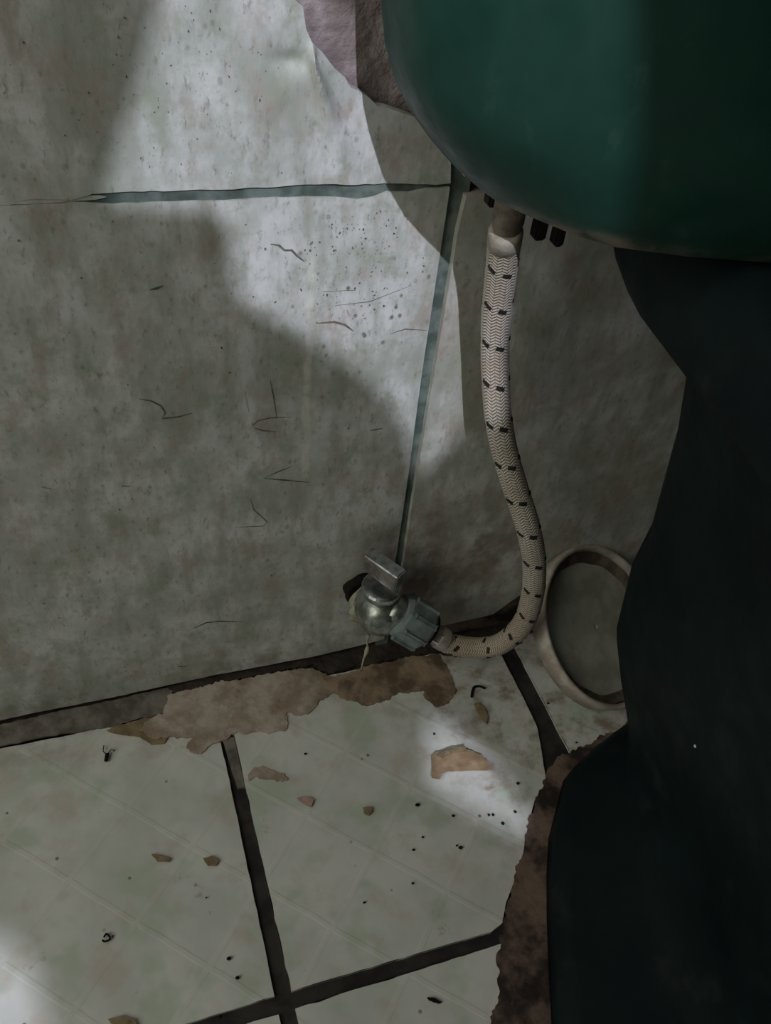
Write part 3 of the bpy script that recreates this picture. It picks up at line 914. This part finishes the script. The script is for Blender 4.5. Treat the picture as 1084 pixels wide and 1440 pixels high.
def surf(l, th, r):
    i = min(max(bisect(L, l) - 1, 0), len(L) - 2)
    f = (l - L[i]) / (L[i + 1] - L[i])
    p = path[i].lerp(path[i + 1], f)
    return p + (fr[i][0] * math.cos(th) + fr[i][1] * math.sin(th)) * r


for ri, l in enumerate(rows):
    for k in range(NTH):
        th = 2 * math.pi * k / NTH + 0.35
        lc = l + (0.0022 if k % 2 else -0.0004)
        vs = []; fs = []
        NU = 4
        for i in range(NU + 1):
            q = i / NU - 0.5
            for jn, e in ((0, -0.5), (1, 0.5)):
                vs.append(surf(lc + q * -0.0022 + e * 0.0023, th + q * 0.56 + e * 0.12, HR + 0.00022))
        for i in range(NU):
            fs.append((2 * i, 2 * i + 2, 2 * i + 3, 2 * i + 1))
        link('tracer_fleck', mesh_from('fleck', vs, fs), MT_BLACK, hose)

# ================================================================== round lid leaning on the wall behind the foot
_th, _ph, RL = 0.576, 0.345, 0.0539
NRM = Vector((math.sin(_ph), -math.sin(_th) * math.cos(_ph), math.cos(_th) * math.cos(_ph)))
LB = Vector((0.2863, -0.048, RL * math.sqrt(1 - NRM.z ** 2) + 0.0012)) - NRM * 0.009
LB.z = max(LB.z, RL * math.sqrt(1 - NRM.z ** 2) + 0.0015)
lid = empty('round_lid', (LB.x, LB.y, 0.0))
tag(lid, 'round plastic lid with dirty raised rim leaning between wall and toilet foot', 'lid')
bm = bmesh.new()
lathe(bm, LB, NRM, [(0.002, 0.0), (RL - 0.003, 0.0), (RL - 0.003, 0.0022), (0.002, 0.0022)], 72, close=True)
link('panel', bm_mesh('panel', bm), MT_LIDP, lid)
bm = bmesh.new()
lathe(bm, LB, NRM, [(RL - 0.0035, -0.001), (RL, -0.001), (RL + 0.0005, 0.010), (RL - 0.0005, 0.0112), (RL - 0.0022, 0.0110), (RL - 0.0032, 0.0095)], 72, close=True)
link('rim', bm_mesh('rim', bm), MT_RIM, lid, smooth=True)
bm = bmesh.new()
lathe(bm, LB, NRM, [(RL - 0.0105, 0.0021), (RL - 0.0030, 0.0021), (RL - 0.0032, 0.0060), (RL - 0.0075, 0.0036)], 72, close=True, mod=lambda th, k: 1 + 0.012 * math.sin(5 * th + k) + 0.008 * math.sin(13 * th))
link('groove', bm_mesh('groove', bm), MT_GROOVE, lid)

# ================================================================== litter on the floor
def flake(name, px, mat, label, cat, h=0.0016, th=0.0008, amp=0.0006, seed=1, curl=0.0):
    pts = [F(*q).xy for q in px]
    cc = sum((Vector(p) for p in pts), Vector((0, 0))) / len(pts)

    def to3(p):
        return Vector((p[0], p[1], h))
    bm = prism(ragged(pts, amp, 0.0011, seed), to3, (0, 0, -th), cuts=0.003, displace=lambda co: Vector((0, 0, curl * ((co.x - cc.x) ** 2 + (co.y - cc.y) ** 2) / 0.0002 + 0.0004 * noise.noise(co * 300))))
    o = link(name, bm_mesh(name, bm), mat)
    recentre(o)
    return tag(o, label, cat)


flake('paper_scrap', [(606, 1068), (614, 1062), (640, 1058), (652, 1056), (664, 1060), (676, 1066), (686, 1078), (690, 1086), (672, 1087), (655, 1086), (636, 1087), (622, 1090), (618, 1099), (606, 1098), (607, 1080)], MT_TAN, 'tan torn paper scrap lying in the bright patch on the floor', 'paper', h=0.0026, th=0.0009, curl=0.0006, seed=31)
flake('paper_curl', [(612, 1066), (630, 1058), (652, 1054), (655, 1060), (636, 1063), (622, 1070)], MT_FLAKE, 'thin dark brown curl along the top of the tan paper scrap', 'paper', h=0.0040, th=0.0008, seed=32)
flake('cement_chip', [(510, 1137), (522, 1136), (524, 1143), (518, 1148), (512, 1145)], MT_FLAKE, 'small olive brown chip alone on the middle floor tile', 'chip', seed=33)
flake('plaster_flake', [(417, 1124), (430, 1122), (442, 1126), (437, 1137), (426, 1132)], MT_PINK, 'small pinkish flake on the floor right of the long dark grout line', 'flake', seed=34)
flake('rust_flake', [(666, 992), (673, 990), (681, 998), (687, 1010), (684, 1020), (677, 1014), (671, 1004)], MT_FLAKE, 'elongated brown flake on the floor just below the black bent twig', 'flake', seed=35)
flake('dirt_lump', [(213, 1203), (228, 1205), (240, 1209), (238, 1213), (222, 1211)], MT_FLAKE, 'thin dark brown lump on the left floor tile', 'dirt', seed=36)
flake('dirt_lump', [(286, 1208), (298, 1205), (308, 1212), (304, 1219), (292, 1219)], MT_FLAKE, 'rusty brown lump on the left floor tile, nearest the long grout line', 'dirt', seed=37)
flake('dirt_lump', [(152, 1434), (170, 1430), (190, 1434), (194, 1446), (160, 1448)], MT_FLAKE, 'brown lump cut by the lower edge of the photo', 'dirt', seed=38)
flake('dirt_lump', [(600, 1403), (612, 1405), (621, 1411), (616, 1413), (603, 1408)], MT_RUB, 'short dark sliver on the front floor tile under the cross joint', 'dirt', seed=39)


def twig(name, px, r, mat, label, cat, h=0.0012):
    P = [F(*q, z=h) for q in px]
    me, _, _ = sweep(catmull(P, 4), r, 8)
    o = link(name, me, mat, smooth=True)
    recentre(o)
    return tag(o, label, cat)


twig('bent_twig', [(663, 980), (664, 972), (667, 966), (674, 965), (682, 968)], 0.0008, MT_RUB, 'black bent twig on the floor below the hose', 'twig')
twig('dead_insect', [(149, 1070), (150, 1064), (151, 1060)], 0.0011, MT_RUB, 'tiny black dead insect near the wall on the left floor tile', 'insect', h=0.0014)
ins = bpy.data.objects['dead_insect']
for k, q in enumerate((((150, 1062), (145, 1056), (146, 1048)), ((151, 1061), (157, 1053), (161, 1056)))):
    me, _, _ = sweep([F(*p, z=0.0014) for p in q], 0.0003, 6)
    me.transform(Matrix.Translation(-ins.location))
    lg = bpy.data.objects.new('leg', me); me.materials.append(MT_RUB); COL.objects.link(lg); lg.parent = ins
twig('hair_ring', [(146, 1318), (150, 1313), (155, 1320), (148, 1324), (144, 1322)], 0.0005, MT_RUB, 'tiny curled dark hair on the left floor tile near the white glare', 'hair')
rnd = random.Random(5)
k = 0
for (u, v, r) in ((610, 1033, .0008), (587, 1133, .0014), (637, 1148, .0011), (687, 1147, .0009), (693, 1147, .0009), (707, 1159, .0011), (594, 1178, .0008), (647, 1193, .0012), (581, 1196, .0010), (728, 1103, .0012), (724, 1143, .0010), (429, 1061, .0009), (334, 1376, .0012), (322, 1349, .0012), (310, 1430, .0010), (642, 1190, .0008), (580, 1243, .0009), (512, 1270, .0008), (158, 1317, .0006), (290, 1263, .0006), (810, 1045, 0.0008), (770, 990, .0010)):
    p = F(u, v, z=0.0)
    bm = bmesh.new()
    bmesh.ops.create_icosphere(bm, subdivisions=1, radius=r)
    for vv in bm.verts:
        vv.co = Vector((vv.co.x * rnd.uniform(.8, 1.3), vv.co.y * rnd.uniform(.7, 1.1), vv.co.z * 0.6 + r * 0.6))
    o = link('dirt_crumb', bm_mesh('crumb', bm), MT_RUB)
    o.location = (p.x, p.y, 0.0003)
    if u > 765 and v < 1020: lb, gr_ = 'tiny black crumb beside the round lid, right of the slanting joint', 'crumb beside the round lid'
    elif u > 800: lb, gr_ = 'tiny black crumb on the floor below the round lid', 'crumb below the round lid'
    elif u < 380: lb, gr_ = 'tiny black crumb on the left floor tile beside the long dark joint', 'black crumbs on the left floor tile'
    elif v < 1050 and u > 600: lb, gr_ = 'tiny black crumb in the bright patch just above the tan paper scrap', 'crumb above the tan scrap'
    elif v < 1070: lb, gr_ = 'tiny black crumb under the torn brown cement layer on the middle tile', 'crumb below the cement layer'
    elif u < 520: lb, gr_ = 'tiny black crumb near the lower middle of the middle floor tile', 'crumb in the middle of the tile'
    else: lb, gr_ = 'tiny black crumb scattered below and right of the tan paper scrap', 'black crumbs around the tan scrap'
    tag(o, lb, 'crumb', gr_)
# a white speck on the bowl
from mathutils.bvhtree import BVHTree
_b = [c_ for c_ in toilet.children if c_.name.startswith('bowl')][0].data
_t = BVHTree.FromPolygons([v.co.copy() for v in _b.vertices], [tuple(p.vertices) for p in _b.polygons])
_h = _t.ray_cast(Vector(CAM), Vector(ray(978, 1049)).normalized())[0]
if _h:
    bm = bmesh.new()
    bmesh.ops.create_icosphere(bm, subdivisions=2, radius=0.0009)
    for v in bm.verts: v.co = v.co * (1 + 0.25 * noise.noise(v.co * 2500)) + _h
    link('lime_speck', bm_mesh('speck', bm), MT_WHITE, toilet)

# ================================================================== added unseen sheet above, its holes cut to shape the bulb's lit patches
ZT = 0.86


def up(P):
    P = Vector(P)
    t_ = (ZT - P.z) / (BULB.z - P.z)
    q = P.lerp(BULB, t_)
    return (q.x, q.y)


TY = -0.112
hole1 = [W(250, -160), W(232, -60), W(224, 0), W(206, 80), W(186, 150), W(166, 220), W(146, 268), W(152, 298), W(230, 299), W(296, 303), W(324, 330), W(331, 400), W(346, 440), W(400, 463), W(440, 488), W(500, 527), W(545, 568), W(572, 612), W(584, 682),
         W(628, 633), W(664, 592), W(690, 612, -0.055), W(716, 585, -0.055), W(740, 470, -0.07), W(866, 348, TY), W(865, 200, TY), W(864, 0, TY), W(862, -200, TY)]
hole2 = [F(602, 1012), F(632, 1016), F(668, 1048), F(702, 1088), F(740, 1136), F(752, 1190), F(700, 1168), F(648, 1142), F(608, 1112), F(600, 1060)]
hole3 = [F(-70, 1330), F(0, 1318), F(28, 1340), F(48, 1385), F(66, 1450), F(60, 1530), F(-70, 1560)]
bm = bmesh.new()
loops = [[(-0.34, -1.18), (0.36, -1.18), (0.36, -0.48), (-0.34, -0.48)]] + [[up(p) for p in h] for h in (hole1, hole2, hole3)]
edges = []
for lp in loops:
    vs = [bm.verts.new((x, y, ZT)) for x, y in lp]
    for i in range(len(vs)): edges.append(bm.edges.new((vs[i], vs[(i + 1) % len(vs)])))
bmesh.ops.triangle_fill(bm, use_beauty=True, use_dissolve=False, edges=edges)
ext = bmesh.ops.extrude_face_region(bm, geom=bm.faces[:])
for g in ext['geom']:
    if isinstance(g, bmesh.types.BMVert): g.co.z += 0.002
o = link('light_gobo', bm_mesh('gobo', bm), MT_GOBO)
recentre(o)
tag(o, 'added unseen grey tarp stretched level above the toilet corner', 'gobo')
